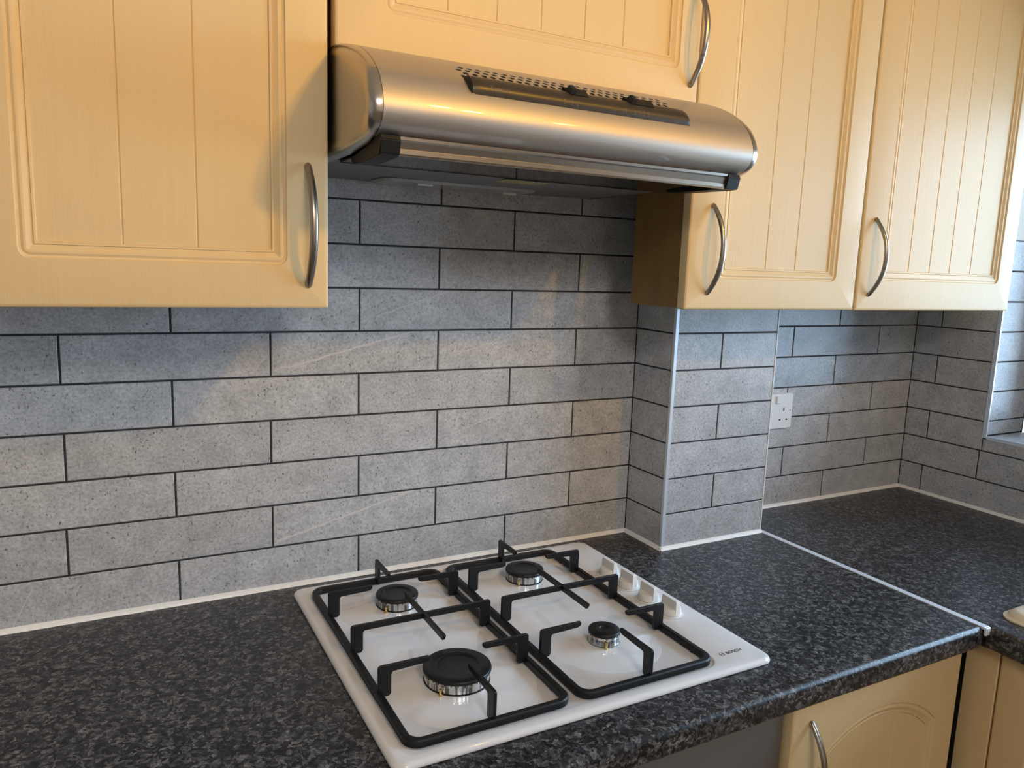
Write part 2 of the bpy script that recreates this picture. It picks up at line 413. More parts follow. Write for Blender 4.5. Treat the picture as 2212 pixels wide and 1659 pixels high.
box(bm, (XR, YF-.1, -ZW), (T, WY1, ZC+.05), mi=2)
box(bm, (XR, WY1, WZ1), (T, WY0, ZC+.05), mi=2)
struct(obj('wall_right', bm, WM, org=(XR, 0, 0)))
bm = BM(); box(bm, (XL-.1, YF-.1, -ZW), (XL, .02, ZC+.05)); struct(obj('wall_left', bm, M_PAINT))
bm = BM()
box(bm, (XL-.1, YF-.1, -ZW), (-.65, YF, ZC+.05)); box(bm, (1.15, YF-.1, -ZW), (T, YF, ZC+.05)); box(bm, (-.65, YF-.1, 1.1), (1.15, YF, ZC+.05))
struct(obj('wall_front', bm, M_PAINT))
bm = BM(); box(bm, (XL-.1, YF-.1, -ZW-.05), (T, .12, -ZW)); struct(obj('floor', bm, M_FLOOR))
bm = BM(); box(bm, (XL-.1, YF-.1, ZC), (T, .12, ZC+.05)); struct(obj('ceiling', bm, M_CEIL))
# window over the sink
bm = BM(); xw = XR+.172
for a, b_ in (((WY1, WZ0), (WY1+.055, WZ1)), ((WY0-.055, WZ0), (WY0, WZ1)), ((WY1, WZ0), (WY0, WZ0+.05)), ((WY1, WZ1-.05), (WY0, WZ1)), ((-.875, WZ0), (-.835, WZ1))):
    box(bm, (xw, a[0], a[1]), (xw+.05, b_[0], b_[1]), .004)
w1 = struct(obj('window_1', bm, M_WOOD))
bm = BM(); box(bm, (xw+.02, WY1+.05, WZ0+.045), (xw+.026, -.873, WZ1-.045)); box(bm, (xw+.02, -.837, WZ0+.045), (xw+.026, WY0-.05, WZ1-.045))
obj('pane', bm, M_PANE, w1)
bm = BM()
for a, b_ in (((-.65, -ZW), (-.58, 1.1)), ((1.08, -ZW), (1.15, 1.1)), ((-.65, -ZW), (1.15, -ZW+.09)), ((-.65, 1.03), (1.15, 1.1)), ((.21, -ZW), (.29, 1.1))):
    box(bm, (a[0], YF-.07, a[1]), (b_[0], YF-.02, b_[1]), .004)
d1 = struct(obj('door_1', bm, M_SOCK))
bm = BM(); box(bm, (-.59, YF-.05, -ZW+.08), (.22, YF-.044, 1.04)); box(bm, (.28, YF-.05, -ZW+.08), (1.09, YF-.044, 1.04))
obj('pane', bm, M_PANE, d1)
# silicone bead along the worktop
bm = BM()
r = .0068
qr = [(0, 0), (r, 0), (r*.80, r*.42), (r*.42, r*.80), (0, r)]
prism(bm, qr, lambda p, t: (t, -.0002-p[0], .0002+p[1]), XL, XP0)
prism(bm, qr, lambda p, t: (XP0-.0002-p[0], t, .0002+p[1]), -.0002, -PD-r*.6)
prism(bm, qr, lambda p, t: (t, -PD-.0002-p[0], .0002+p[1]), XP0-r*.6, XP1+.001)
prism(bm, [(a*.7, c_*.7) for a, c_ in qr], lambda p, t: (XP1+.0002+p[0], t, .0002+p[1]), -.0002, -PD)
prism(bm, qr, lambda p, t: (t, -.0002-p[0], .0002+p[1]), XP1, XR)
prism(bm, qr, lambda p, t: (XR-.0002-p[0], t, .0002+p[1]), -.0002, -2.3)
struct(obj('trim_1', bm, M_SEAL))
# metal tile edge trims
bm = BM()
box(bm, (XP0-.0015, -PD-.0012, .0072), (XP0+.0068, -PD+.006, .488), .0008, 1)
struct(obj('trim_2', bm, M_ALU))
bm = BM(); box(bm, (XP1-.0010, -PD-.0010, .005), (XP1+.0022, -PD+.006, .488), .0004, 1); struct(obj('trim_3', bm, M_SOCK))
bm = BM(); box(bm, (XR-.0015, WY0-.0075, WZ0), (XR+.004, WY0+.0030, zl(8)), .0008, 1); struct(obj('trim_4', bm, M_ALU))
bm = BM(); box(bm, (XR-.0015, WY1, WZ0-.0035), (XR+.004, WY0-.008, WZ0+.0055), .0008, 1); struct(obj('trim_5', bm, M_ALU))

# ------------------------------------------------------------------ worktops
def edge_prof(d, th, r1, r2, n=6):
    """worktop section: (distance towards the room, z)"""
    p = [(0, 0)]
    for i in range(n+1):
        t = PI/2*i/n; p.append((d-r1+r1*math.sin(t), -r1+r1*math.cos(t)))
    for i in range(n+1):
        t = PI/2*i/n; p.append((d-r2+r2*math.cos(t), -th+r2-r2*math.sin(t)))
    p.append((0, -th)); return p
bm = BM(); prism(bm, edge_prof(.6065, .037, .009, .007), lambda p, t: (t, -p[0], p[1]), XL+.002, 1.0006)
tag(obj('worktop', bm, M_TOP, org=(0, 0, 0), sharp=45), 'long black speckled laminate worktop that the white gas hob is set into', 'worktop')
bm = BM()
prism(bm, edge_prof(.0800, .037, .011, .006), lambda p, t: (1.0912-p[0], t, p[1]), -.6080, -2.35)
box(bm, (1.0912, -.6130, -.037), (XR-.001, -.6080, 0)); box(bm, (1.5350, -1.5750, -.037), (XR-.001, -.6130, 0)); box(bm, (1.0912, -2.35, -.037), (XR-.001, -1.5750, 0))
box(bm, (1.0144, -.6080, -.037), (XR-.001, -.0005, 0))
tag(obj('worktop', bm, M_TOP, org=(1.3, -1, 0), sharp=45), 'black speckled worktop in the corner under the window, holding the cream sink', 'worktop')
bm = BM()
box(bm, (1.0010, -.6085, -.0030), (1.0140, -.0005, .0014), .0006, 1)
box(bm, (1.0014, -.6115, -.0130), (1.0136, -.6070, .0011), .0010, 1)
tag(obj('worktop_joint_strip', bm, M_STRIP), 'thin silver metal strip covering the joint between the two worktops', 'joint strip')

# ------------------------------------------------------------------ cupboard doors
def rect_contour(u0, u1, z0, z1, r):
    def c(o):
        rr = max(r-o, .0004); return rrect(u0+o, u1-o, z0+o, z1-o, rr, 5)
    return c, (lambda u, o: z1-o), (u0, u1, z0)
def arch_contour(u0, u1, z0, zs, zt):
    w = (u1-u0)/2; s = zt-zs; R = (w*w+s*s)/(2*s); cu = (u0+u1)/2; cz = zt-R
    def top(u, o): return cz + math.sqrt(max((R-o)**2-(u-cu)**2, 0))
    def c(o):
        a = u0+o; b_ = u1-o; n = 28
        pts = [(a, z0+o), (b_, z0+o)]
        for i in range(n+1):
            u = b_+(a-b_)*i/n; pts.append((u, top(u, o)))
        return pts
    return c, top, (u0, u1, z0)
PROF = [(0, 0), (.0012, .0020), (.0035, .0026), (.0062, .0016), (.0085, .0018), (.0125, .0042), (.0150, .0052), (.0158, .0040), (.0180, .0042), (.0190, .0066)]
def door_mesh(u0, u1, z0, z1, contour, grooves, th=.018):
    cf, top, (a0, a1, az) = contour
    bm = BM()
    def ring(pts, d): return [bm.verts.new((u, d, z)) for u, z in pts]
    def bridge(A, B):
        n = len(A)
        for i in range(n): bm.faces.new((A[i], A[(i+1) % n], B[(i+1) % n], B[i]))
    outs = [rrect(u0+o, u1-o, z0+o, z1-o, .0030-o*.5, 3) for o in (0, 0, .0010, .0030, .0045)]
    R = [ring(p, d) for p, d in zip(outs, (th, .0045, .0016, .0003, 0))]
    bm.faces.new(R[0])
    for A, B in zip(R, R[1:]): bridge(A, B)
    Q = [ring(cf(o), d) for o, d in PROF]
    for A, B in zip(Q, Q[1:]): bridge(A, B)
    es = []
    for L in (R[-1], Q[0]):
        for i in range(len(L)):
            e = bm.edges.get((L[i], L[(i+1) % len(L)])); es.append(e)
    bmesh.ops.triangle_fill(bm, use_beauty=True, use_dissolve=False, edges=es, normal=(0, -1, 0))
    o_, d_ = PROF[-1]
    ua, ub, zb = a0+o_, a1-o_, az+o_
    w, dep = .0014, .0011
    cuts = [(ua, 0)]
    for g_ in grooves: cuts += [(g_-w, 0), (g_, dep), (g_+w, 0)]
    cuts.append((ub, 0))
    fine_ = []
    for (x0_, d0), (x1_, d1_) in zip(cuts, cuts[1:]):
        n = max(1, int((x1_-x0_)/.012))
        for i in range(n): fine_.append((x0_+(x1_-x0_)*i/n, d0+(d1_-d0)*i/n))
    fine_.append(cuts[-1])
    T_ = [bm.verts.new((x, d_+d, top(x, o_))) for x, d in fine_]; B_ = [bm.verts.new((x, d_+d, zb)) for x, d in fine_]
    for i in range(len(fine_)-1): bm.faces.new((B_[i], B_[i+1], T_[i+1], T_[i]))
    return bm
def place(bm, fn):
    for v in bm.verts: v.co = fn(*v.co)
    bmesh.ops.recalc_face_normals(bm, faces=bm.faces)
def handle_mesh(u, za, zb, fn, bow=.030, r=.0052):
    bm = BM(); n = 28; path = []; rad = []
    for i in range(n+1):
        t = -1+2*i/n
        path.append((u, -.0015-bow*(1-abs(t)**2.2), (za+zb)/2+(zb-za)/2*t*(1-.02*(1-t*t))))
        rad.append(r*(1.0-.12*abs(t)**4))
    P = [Vector(p) for p in path]
    R = []
    for i, p in enumerate(P):
        t = (P[min(i+1, n)]-P[max(i-1, 0)]).normalized(); uu = Vector((1, 0, 0)); v = t.cross(uu)
        ring = []
        for k in range(16):
            a = 2*PI*k/16; ca, sa = math.cos(a), math.sin(a)
            ring.append(p + uu*rad[i]*ca + v*rad[i]*sa*(.78 if sa < 0 else .62))
        R.append(ring)
    # rounded ends
    c0 = P[0]-Vector((0, -.001, .0028)); c1 = P[-1]+Vector((0, .001, .0028))
    R = [[c0+(q-P[0])*.45 for q in R[0]]] + R + [[c1+(q-P[-1])*.45 for q in R[-1]]]
    loft(bm, R)
    place(bm, fn); return bm
def cupboard(name, label, x0, x1, z0, z1, yf, contour, grooves, handle, dep, side_l, door_z=None, door_x=None):
    fnY = lambda u, d, z: Vector((u, yf+d, z))
    yb = yf+.0195
    t = thing(name, label, 'cupboard', ((x0+x1)/2, yf, z0))
    bm = BM()
    box(bm, (x0+.001, yb, z0+.001), (x0+.017, dep, z1), .0006, 1)
    box(bm, (x1-.017, yb, z0+.001), (x1-.001, dep, z1), .0006, 1)
    box(bm, (x0+.017, yb, z0+.001), (x1-.017, dep, z0+.017))
    box(bm, (x0+.017, yb, z1-.016), (x1-.017, dep, z1))
    box(bm, (x0+.017, dep-.006, z0+.017), (x1-.017, dep, z1-.016))
    obj('carcass', bm, M_PANEL, t)
    bm = BM(); box(bm, (x0+.0008, yf+.0182, z0+.0008), (x0+.0012+.016, yf+.0196, z1)); box(bm, (x1-.017, yf+.0182, z0+.0008), (x1-.001, yf+.0196, z1)); box(bm, (x0+.017, yf+.0182, z0+.0008), (x1-.017, yf+.0196, z0+.017))
    obj('edge_banding', bm, M_EDGE, t)
    dx0, dx1 = door_x or (x0, x1); dz0, dz1 = door_z or (z0, z1)
    bm = door_mesh(dx0, dx1, dz0, dz1, contour, grooves); place(bm, fnY)
    d = obj('door', bm, M_CREAM, t, org=((dx0+dx1)/2, yf, dz0), sharp=22)
    if handle: obj('handle', handle_mesh(handle[0], handle[1], handle[2], fnY), M_SATIN, d)
    return t
YD = -.272; ZT = 1.215
cupboard('wall_cupboard', 'cream wall cupboard beside the hood, bottom edge over the bare tiled wall', -.3745, .0175, .4935, ZT, YD,
         rect_contour(-.3215, -.0345, .5475, ZT-.055, .012), [-.2188, -.1388], (-.0088, .5235, .6715), -.0015, True)
cupboard('wall_cupboard', 'low wide cream cupboard directly above the steel extractor hood', .0255, .6105, .8195, ZT, YD,
         rect_contour(.0905, .5700, .8690, ZT-.055, .012), [.1785, .2520, .3222, .3955, .4645], (.5935, .8475, .9950), -.0015, False)
cupboard('wall_cupboard', 'tall cream wall cupboard between the extractor hood and the corner cupboard', .6135, 1.0345, .4935, ZT, YD,
         rect_contour(.6850, .9775, .5462, ZT-.055, .012), [.7985, .8725], (.6610, .5215, .6665), -PD-.003, True)
cupboard('wall_cupboard', 'tall cream corner wall cupboard next to the window reveal', 1.0385, 1.5520, .4925, ZT, YD,
         rect_contour(1.1070, 1.5010, .5515, ZT-.055, .012), [1.1960, 1.2638, 1.3308, 1.4036], (1.0725, .5230, .6670), -.0015, True)
# base cupboard with the arched door
cupboard('base_cupboard', 'cream base cupboard with arched door panel under the worktop, next to the grey oven', .6045, 1.0050, -.7600, -.0390, -.578,
         arch_contour(.6600, .9500, -.700, -.1630, -.1035), [.7700, .8510], (.6430, -.2300, -.0860), -.0015, True, door_z=(-.755, -.0440))
# sink base cupboard facing the room, at right angles
t = thing('base_cupboard', 'cream sink base cupboard in the corner, mostly cut off under the sink worktop', 'cupboard', (1.3, -1.0, -.76))
bm = BM(); box(bm, (1.050, -1.62, -.760), (XR-.004, -1.604, -.040)); box(bm, (1.050, -.600, -.760), (XR-.004, -.584, -.040))
box(bm, (1.050, -1.604, -.760), (XR-.004, -.600, -.744)); box(bm, (1.050, -1.604, -.300), (1.056, -.600, -.040))
obj('carcass', bm, M_PANEL, t)
bm = BM(); box(bm, (1.0300, -.6225, -.7550), (1.0490, -.5690, -.0400), .0012, 1); obj('corner_post', bm, M_CREAM, t, org=(1.03, -.6, -.75))
for a, b_ in ((.6245, 1.1190), (1.1215, 1.6180)):
    bm = door_mesh(a, b_, -.7550, -.0440, arch_contour(a+.055, b_-.055, -.700, -.175, -.105), [a+.16, a+.25, a+.34])
    fnS = lambda u, d, z: Vector((1.0300+d, -u, z))
    place(bm, fnS); d = obj('door', bm, M_CREAM, t, org=(1.03, -(a+b_)/2, -.755), sharp=22)
    obj('handle', handle_mesh(b_-.04 if a < 1 else a+.04, -.23, -.086, fnS), M_SATIN, d)
bm = BM(); box(bm, (.02, -.53, -ZW+.001), (1.06, -.515, -.762)); box(bm, (1.06, -1.6, -ZW+.001), (1.075, -.53, -.762))
struct(obj('baseboard_front', bm, M_CREAM))

# ------------------------------------------------------------------ built-under oven
t = thing('oven', 'grey steel built-under oven below the worktop, beside the arched cupboard door', 'oven', (.30, -.5, -.76))
bm = BM(); box(bm, (.006, -.548, -.760), (.598, -.03, -.042)); obj('body', bm, M_DARK, t)
bm = BM(); box(bm, (.006, -.5655, -.168), (.5985, -.5485, -.0435), .0015, 2); cp = obj('control_panel', bm, M_OVEN, t)
bm = BM(); prism(bm, rrect(-.0021, .0021, -.0021, .0021, .002, 4), lambda p, q: (.3900+p[0], q, -.1315+p[1]), -.5663, -.5650); obj('indicator', bm, M_BLACK, cp)
bm = BM(); box(bm, (.006, -.5700, -.745), (.5985, -.5485, -.171), .003, 2); dr = obj('oven_door', bm, M_OVEN, t)
bm = BM(); box(bm, (.07, -.5712, -.66), (.53, -.5698, -.27), .0004, 1); obj('door_glass', bm, M_GLASS, dr)
bm = BM(); tube(bm, [(.05, -.602, -.205), (.55, -.602, -.205)], .008, 16)
for x in (.07, .53): tube(bm, [(x, -.5705, -.205), (x, -.602, -.205)], .006, 12)
obj('handle', bm, M_SATIN, dr)

# ------------------------------------------------------------------ extractor hood
P0 = [(-.262, .8242), (-.280, .8212), (-.300, .8165), (-.325, .8090), (-.350, .8000), (-.372, .7890), (-.390, .7775), (-.402, .7675), (-.411, .7570), (-.418, .7450), (-.4222, .7330), (-.4224, .7230), (-.4180, .7130), (-.4090, .7045), (-.3960, .6988)]
def crom(P, k=5):
    out = []
    for i in range(len(P)-1):
        a, b_, c_, d = P[max(i-1, 0)], P[i], P[i+1], P[min(i+2, len(P)-1)]
        for j in range(k):
            t = j/k
            out.append(tuple(.5*((2*b_[q])+(-a[q]+c_[q])*t+(2*a[q]-5*b_[q]+4*c_[q]-d[q])*t*t+(-a[q]+3*b_[q]-3*c_[q]+d[q])*t**3) for q in (0, 1)))
    out.append(P[-1]); return out
PF = crom(P0)
SA = [0.0]
for a, b_ in zip(PF, PF[1:]): SA.append(SA[-1]+math.hypot(b_[0]-a[0], b_[1]-a[1]))
S_OFF = -.0101    # arc length is measured from y=-.272
def surf(x, s, h=0.0):
    s = s - S_OFF
    i = 0
    while i < len(SA)-2 and SA[i+1] < s: i += 1
    w = (s-SA[i])/(SA[i+1]-SA[i])
    y = PF[i][0]+(PF[i+1][0]-PF[i][0])*w; z = PF[i][1]+(PF[i+1][1]-PF[i][1])*w
    def tan(k):
        a, b_ = PF[max(k-1, 0)], PF[min(k+1, len(PF)-1)]; L = math.hypot(b_[0]-a[0], b_[1]-a[1]); return ((b_[0]-a[0])/L, (b_[1]-a[1])/L)
    ta, tb = tan(i), tan(i+1); ty, tz = ta[0]*(1-w)+tb[0]*w, ta[1]*(1-w)+tb[1]*w
    return Vector((x, y+tz*h, z-ty*h))
HX0, HX1 = .0385, .5910
hood = thing('extractor_hood', 'curved brushed steel extractor hood with perforated top above the gas hob', 'extractor hood', (.315, -.2, .684))
bm = BM()
# perforated band
pitch = .01219; rp = .01043; s_top = .0901; rr = .0041
def quad(x0, x1, s0, s1, n=1):
    for k in range(n):
        a = s0+(s1-s0)*k/n; b_ = s0+(s1-s0)*(k+1)/n
        bm.faces.new([bm.verts.new(surf(*q)) for q in ((x0, a), (x1, a), (x1, b_), (x0, b_))])
for row in range(4):
    s0 = s_top+row*rp; s1 = s0+rp; cs = (s0+s1)/2
    xs0, n = ((.1551, 26), (.1490, 27))[row % 2]
    xa = xs0-pitch/2
    quad(HX0, xa, s0, s1, 4); quad(xa+n*pitch, HX1, s0, s1, 4)
    for k in range(n):
        cx = xs0+k*pitch; outer = []; inner = []
        for q in range(16):
            a = 2*PI*(q+.0)/16; ca, sa = math.cos(a), math.sin(a); m_ = max(abs(ca), abs(sa))
            outer.append(bm.verts.new(surf(cx+ca/m_*pitch/2, cs+sa/m_*rp/2)))
            inner.append((cx+ca*rr, cs+sa*rr))
        iv = [bm.verts.new(surf(*p)) for p in inner]; dv = [bm.verts.new(surf(*p, -.0012)) for p in inner]
        for q in range(16):
            w_ = (q+1) % 16
            bm.faces.new((outer[q], outer[w_], iv[w_], iv[q])); bm.faces.new((iv[q], iv[w_], dv[w_], dv[q]))
s_end = SA[-1]+S_OFF
def strip(sa, sb, h=0, mi=0, n=None):
    n = n or max(1, int((sb-sa)/.0016))
    A = [(bm.verts.new(surf(HX0, sa+(sb-sa)*k/n, h)), bm.verts.new(surf(HX1, sa+(sb-sa)*k/n, h))) for k in range(n+1)]
    for p, q in zip(A, A[1:]): bm.faces.new((p[0], p[1], q[1], q[0])).material_index = mi
strip(-.008, s_top); strip(s_top+4*rp, s_end-.0005)
strip(.02, .150, -.006, 1)
# underside lip, rear shell
yb_, zb_ = PF[-1]
def rectf(pts, mi=0): bm.faces.new([bm.verts.new(p) for p in pts]).material_index = mi
rectf([(HX0, yb_, zb_), (HX1, yb_, zb_), (HX1, yb_+.004, zb_-.0012), (HX0, yb_+.004, zb_-.0012)])
bmesh.ops.remove_doubles(bm, verts=bm.verts, dist=.00002)
for f in bm.faces:
    c_ = f.calc_center_median()
    nrm = Vector((0, c_.y+.28, c_.z-.70)); f.normal_update()
    if f.normal.dot(nrm) < 0: f.normal_flip()
obj('body', bm, [M_STEEL, M_DARK], hood, org=(.315, -.34, .70), sharp=40, recalc=False)
bm = BM(); box(bm, (HX0, -.250, .690), (HX1, -.002, .8175)); box(bm, (HX0+.002, -.390, .692), (HX1-.002, -.25, .7000)); obj('rear_housing', bm, M_DARK, hood)
# end caps, bulging
def cap_profile(off):
    pts = []
    n = 34
    for k in range(n+1):
        s = -.008+(s_end+.008)*k/n; p = surf(0, s, -off); pts.append((p.y, p.z))
    # lower run back towards the wall
    pts += [(-.372+off*.4, .6925+off), (-.300, .6868+off), (-.150, .6860+off), (-.002, .6860+off), (-.002, .8180-off), (-.255, .8195-off)]
    return pts
for sgn, xe in ((-1, HX0), (1, HX1)):
    bm = BM(); R = []
    for dx, o_ in ((0, 0.0), (.0004, .0), (.0060, .0006), (.0105, .0022), (.0135, .0048), (.0152, .0085), (.0156, .012), (.0150, .016)):
        R.append([Vector((xe+sgn*(.0006+dx), y, z)) for y, z in cap_profile(o_)])
    loft(bm, R); obj('end_cap', bm, M_CAPSTEEL, hood, sharp=60)
# control panel
S0, S1 = .1288, .1598; X0, X1 = .1490, .4785
bm = BM(); R = []
def psec(x, k=1.0, sa=S0, sb=S1):
    out = []
    for i in range(13):
        t = i/12; s = sa+(sb-sa)*t; h = .0005+.0068*k*(1-abs(2*t-1)**3.2)
        out.append(surf(x, s, h))
    out += [surf(x, sb, -.001), surf(x, sa, -.001)]
    return out
for x, k, sa, sb in ((X0, .45, S0+.002, S1-.004), (X0+.001, .85, S0, S1-.002), (X0+.006, 1, S0, S1), (X0+.0165, 1, S0, S1)): R.append(psec(x, k, sa, sb))
for i in range(1, 24): R.append(psec(X0+.0165+(X1-X0-.03)*i/23))
R += [psec(X1-.006, 1, S0+.001, S1), psec(X1-.002, .9, S0+.005, S1), psec(X1, .6, S0+.011, S1)]
loft(bm, R); ctrl = obj('control_panel', bm, M_CTRL, hood, sharp=35)
bm = BM(); loft(bm, [psec(X0-.0022, .30, S0+.001, S1-.008), psec(X0-.0010, .75, S0+.0005, S1-.004), psec(X0+.0005, 1.04, S0, S1)]); obj('panel_end', bm, M_DARK, ctrl)
for xa, xb, xk in ((.2820, .3170, .2925), (.3760, .4220, .3870)):
    bm = BM()
    pts = [(xa, .1300), (xb, .1300), (xb-.002, .1440), (xa+.006, .1440)]
    loft(bm, [[surf(x, s, .0030) for x, s in pts], [surf(x, s, .0082) for x, s in pts]])
    sw = obj('slider_recess', bm, M_BLACK, ctrl)
    bm = BM()
    pts = [(xk-.0055, .1305), (xk+.003, .1300), (xk+.0055, .1375), (xk+.003, .1445), (xk-.005, .1430)]
    loft(bm, [[surf(x, s, .0060) for x, s in pts], [surf(x*.6+xk*.4, s*.7+.1375*.3, .0135) for x, s in pts]])
    obj('slider', bm, M_DARK, sw)
def on_hood(s, x, sc_, w=None, size=.006, h=.0078, rot=0):
    b2 = text_bm(s, size)
    if w: fit(b2, w)
    bmesh.ops.subdivide_edges(b2, edges=b2.edges, cuts=4, use_grid_fill=True)
    for v in b2.verts:
        tx, ty = v.co.x, v.co.y
        t_ = (sc_-ty-S0)/(S1-S0); hh = .0005+.0068*(1-abs(2*t_-1)**3.2)
        v.co = surf(x+tx, sc_-ty, hh+.0003)
    return b2
bm = on_hood('Zanussi', .1715, .1560, w=.0260); obj('lettering', bm, M_PALEINK, ctrl, recalc=False)
def add_bm(dst, src):
    me = D.meshes.new('tmp'); src.to_mesh(me); src.free(); dst.from_mesh(me); D.meshes.remove(me)
for marks in ((('0', .2745), ('1', .2850), ('2', .2932)), (('M', .3660), ('0', .3830), ('1', .3905), ('2', .3975), ('3', .4045))):
    bm = BM()
    for ch, x in marks: add_bm(bm, on_hood(ch, x, .1580, size=.0072))
    obj('scale_marks', bm, M_PALEINK, ctrl, recalc=False)
# front visor: metal bar, black corner clips, glass
bm = BM()
bp = [(-.3900, .6984), (-.4040, .6984), (-.4036, .6950), (-.4018, .6932), (-.3992, .6858), (-.3996, .6850), (-.3995, .6800), (-.3982, .6780), (-.3960, .6775), (-.3900, .6785)]
prism(bm, bp, lambda p, q: (q, p[0], p[1]), .0650, .5640)
visor = obj('visor', bm, M_CAPSTEEL, hood, sharp=25)
bm = BM(); box(bm, (.0420, -.3895, .6830), (.5880, -.2350, .6865), .0006, 1); obj('visor_glass', bm, M_GLASS, visor)
for s_, xa, xb in ((-1, .0410, .0655), (1, .5635, .5880)):
    bm = BM()
    cpz = [(-.4035, .6990), (-.4060, .6935), (-.4015, .6780), (-.3960, .6760), (-.3300, .6740), (-.2950, .6760), (-.2900, .6800), (-.2900, .6845), (-.3700, .6915), (-.3860, .6990)]
    if s_ > 0: cpz = [(-.4035, .6990), (-.4060, .6935), (-.4015, .6780), (-.3900, .6775), (-.3000, .6790), (-.2700, .6800), (-.2650, .6845), (-.3700, .6880), (-.3860, .6990)]
    prism(bm, cpz, lambda p, q: (q, p[0], p[1]), xa, xb)
    bmesh.ops.bevel(bm, geom=[e for e in bm.edges], offset=.0012, segments=2, affect='EDGES')
    obj('visor_clip', bm, M_BLACK, visor, sharp=40)
# rear underside with lamp lens and rating sticker
bm = BM()
def uz(x): return .6870-.0030*math.sin(PI*(x-.04)/.55)
n = 24
A = []
for k in range(n+1):
    x = .0390+(.5905-.0390)*k/n
    A.append([bm.verts.new((x, y, uz(x) if y > -.21 else .6868)) for y in (-.2345, -.19, -.0015)])
for p, q in zip(A, A[1:]):
    for i in (0, 1): bm.faces.new((p[i], q[i], q[i+1], p[i+1]))
ret = bmesh.ops.extrude_face_region(bm, geom=list(bm.faces)); bmesh.ops.translate(bm, verts=[v for v in ret['geom'] if isinstance(v, bmesh.types.BMVert)], vec=(0, 0, .003))
und = obj('filter_cover', bm, M_UNDER, hood)
bm = BM(); pr_ = rrect(.150, .425, -.098, -.020, .012)
loft(bm, [[(x, y, .6842) for x, y in pr_], [(x*.97+.0086, y*.90-.006, .6800) for x, y in pr_]], caps=(False, True)); ln = obj('lamp_lens', bm, M_LENS, und)
for x, y in ((.225, -.078), (.395, -.046)):
    bm = BM(); tube(bm, [(x-.013, y, .6822), (x+.013, y, .6822)], .0048, 12); obj('bulb_glint', bm, M_BULB_GLINT, ln)  # white tubes standing in for bright bulb reflections in the lens
bm = BM(); box(bm, (.300, -.215, .6836), (.378, -.175, .6842)); obj('rating_sticker', bm, M_STICK, und)

# ------------------------------------------------------------------ gas hob
HB = (.0167, .5975, -.5420, -.0335)
hob = thing('gas_hob', 'white enamel four-burner gas hob with black pan supports set in the worktop', 'hob', (.305, -.29, 0))
bm = BM()
def hr(o, r): return rrect(HB[0]+o, HB[1]-o, HB[2]+o, HB[3]-o, r, 8)
WELL = (.0368, .5115, -.5245, -.0550)
def wr(o, r): return rrect(WELL[0]+o, WELL[1]-o, WELL[2]+o, WELL[3]-o, r, 8)
rings = [(hr(.0020, .016), .0002), (hr(.0004, .017), .0010), (hr(0, .017), .0024), (hr(.0002, .017), .0045), (hr(.0014, .017), .0068), (hr(.0034, .016), .0083), (hr(.0060, .015), .0090),
         (hr(.0100, .014), .0091), (wr(0, .024), .0090), (wr(.0009, .0235), .0086), (wr(.0019, .023), .0075), (wr(.0030, .022), .0063), (wr(.0042, .0215), .0058)]
loft(bm, [[(x, y, z) for x, y in p] for p, z in rings])
BURN = [('triple', .1540, -.4020, .0455), ('back_l', .1575, -.1575, .0335), ('back_r', .3960, -.1520, .0335), ('small', .3945, -.3985, .0235)]
for _, bx, by, br_ in BURN:
    R0 = br_+.066
    lathe(bm, [(R0-(R0-br_-.002)*q/16, .00579+.0040*((q/16)**3*(10-15*(q/16)+6*(q/16)**2))) for q in range(17)]+[(0, .0097)], (bx, by, 0), 72)
# ridge between the two pan supports, at the front
obj('hob_plate', bm, M_ENAMEL, hob, org=(.305, -.29, 0), sharp=50)
def burner(bx, by, R, parent, small, ig):
    zc = .0292; bm = BM()
    h0 = .0098
    # polished body ring
    k_s = 1.03 if small else .965
    lathe(bm, [(R*.70, h0+.0013), (R*(k_s-.01), h0+.0013), (R*k_s, h0+.0020), (R*(.97 if small else .965), h0+.0098), (R*.985, h0+.0104), (R*.985, h0+.0142), (R*.60, h0+.0142)], (bx, by, 0), 72)
    ring = obj('burner', bm, M_CHROME, parent, org=(bx, by, h0), sharp=25)
    bm = BM(); lathe(bm, [(0, h0-.0001), (R*.985, h0-.0001), (R*.985, h0+.0012), (0, h0+.0012)], (bx, by, 0), 48); obj('gap_shadow', bm, M_DARK, ring)  # dark disc standing in for the shadow gap below the ring
    # flame ports
    bm = BM(); npo = int(R/.0455*32)
    for k in range(npo):
        a = 2*PI*k/npo; r_ = R*.986; ca, sa = math.cos(a), math.sin(a)
        w_ = .00055
        pts = [(-w_, 0), (w_, 0), (w_, -.0017), (-w_, -.0017)]
        loft(bm, [[(bx+ca*(r_+dr_)-sa*q[0], by+sa*(r_+dr_)+ca*q[0], h0+.0142+q[1]) for q in pts] for dr_ in (-.002, .0004)])
    obj('flame_port', bm, M_DARK, ring)['kind'] = 'stuff'
    # cap with a shallow stepped dish
    c = .30 if small else .62
    bm = BM(); lathe(bm, [(0, h0+.0140), (R*.99, h0+.0140), (R*1.01, h0+.0150), (R*1.012, h0+.0172), (R*.995, h0+.0188), (R*.96, h0+.0196), (R*(c+.06), h0+.0200), (R*(c+.02), h0+.0196), (R*c, h0+.0183), (R*(c-.04), h0+.0179), (0, h0+.0180)], (bx, by, 0), 72)
    obj('burner_cap', bm, M_CAP, ring, sharp=50)
    # brass igniter in front
    ix, iy = bx+(R+.0028)*math.cos(math.radians(ig)), by+(R+.0028)*math.sin(math.radians(ig))
    bm = BM(); lathe(bm, [(0, .0066), (.0024, .0066), (.0024, .0120), (.0017, .0125), (.0017, .0195), (.0, .0200)], (ix, iy, 0), 16); obj('igniter', bm, M_BRASS, ring)
    return ring
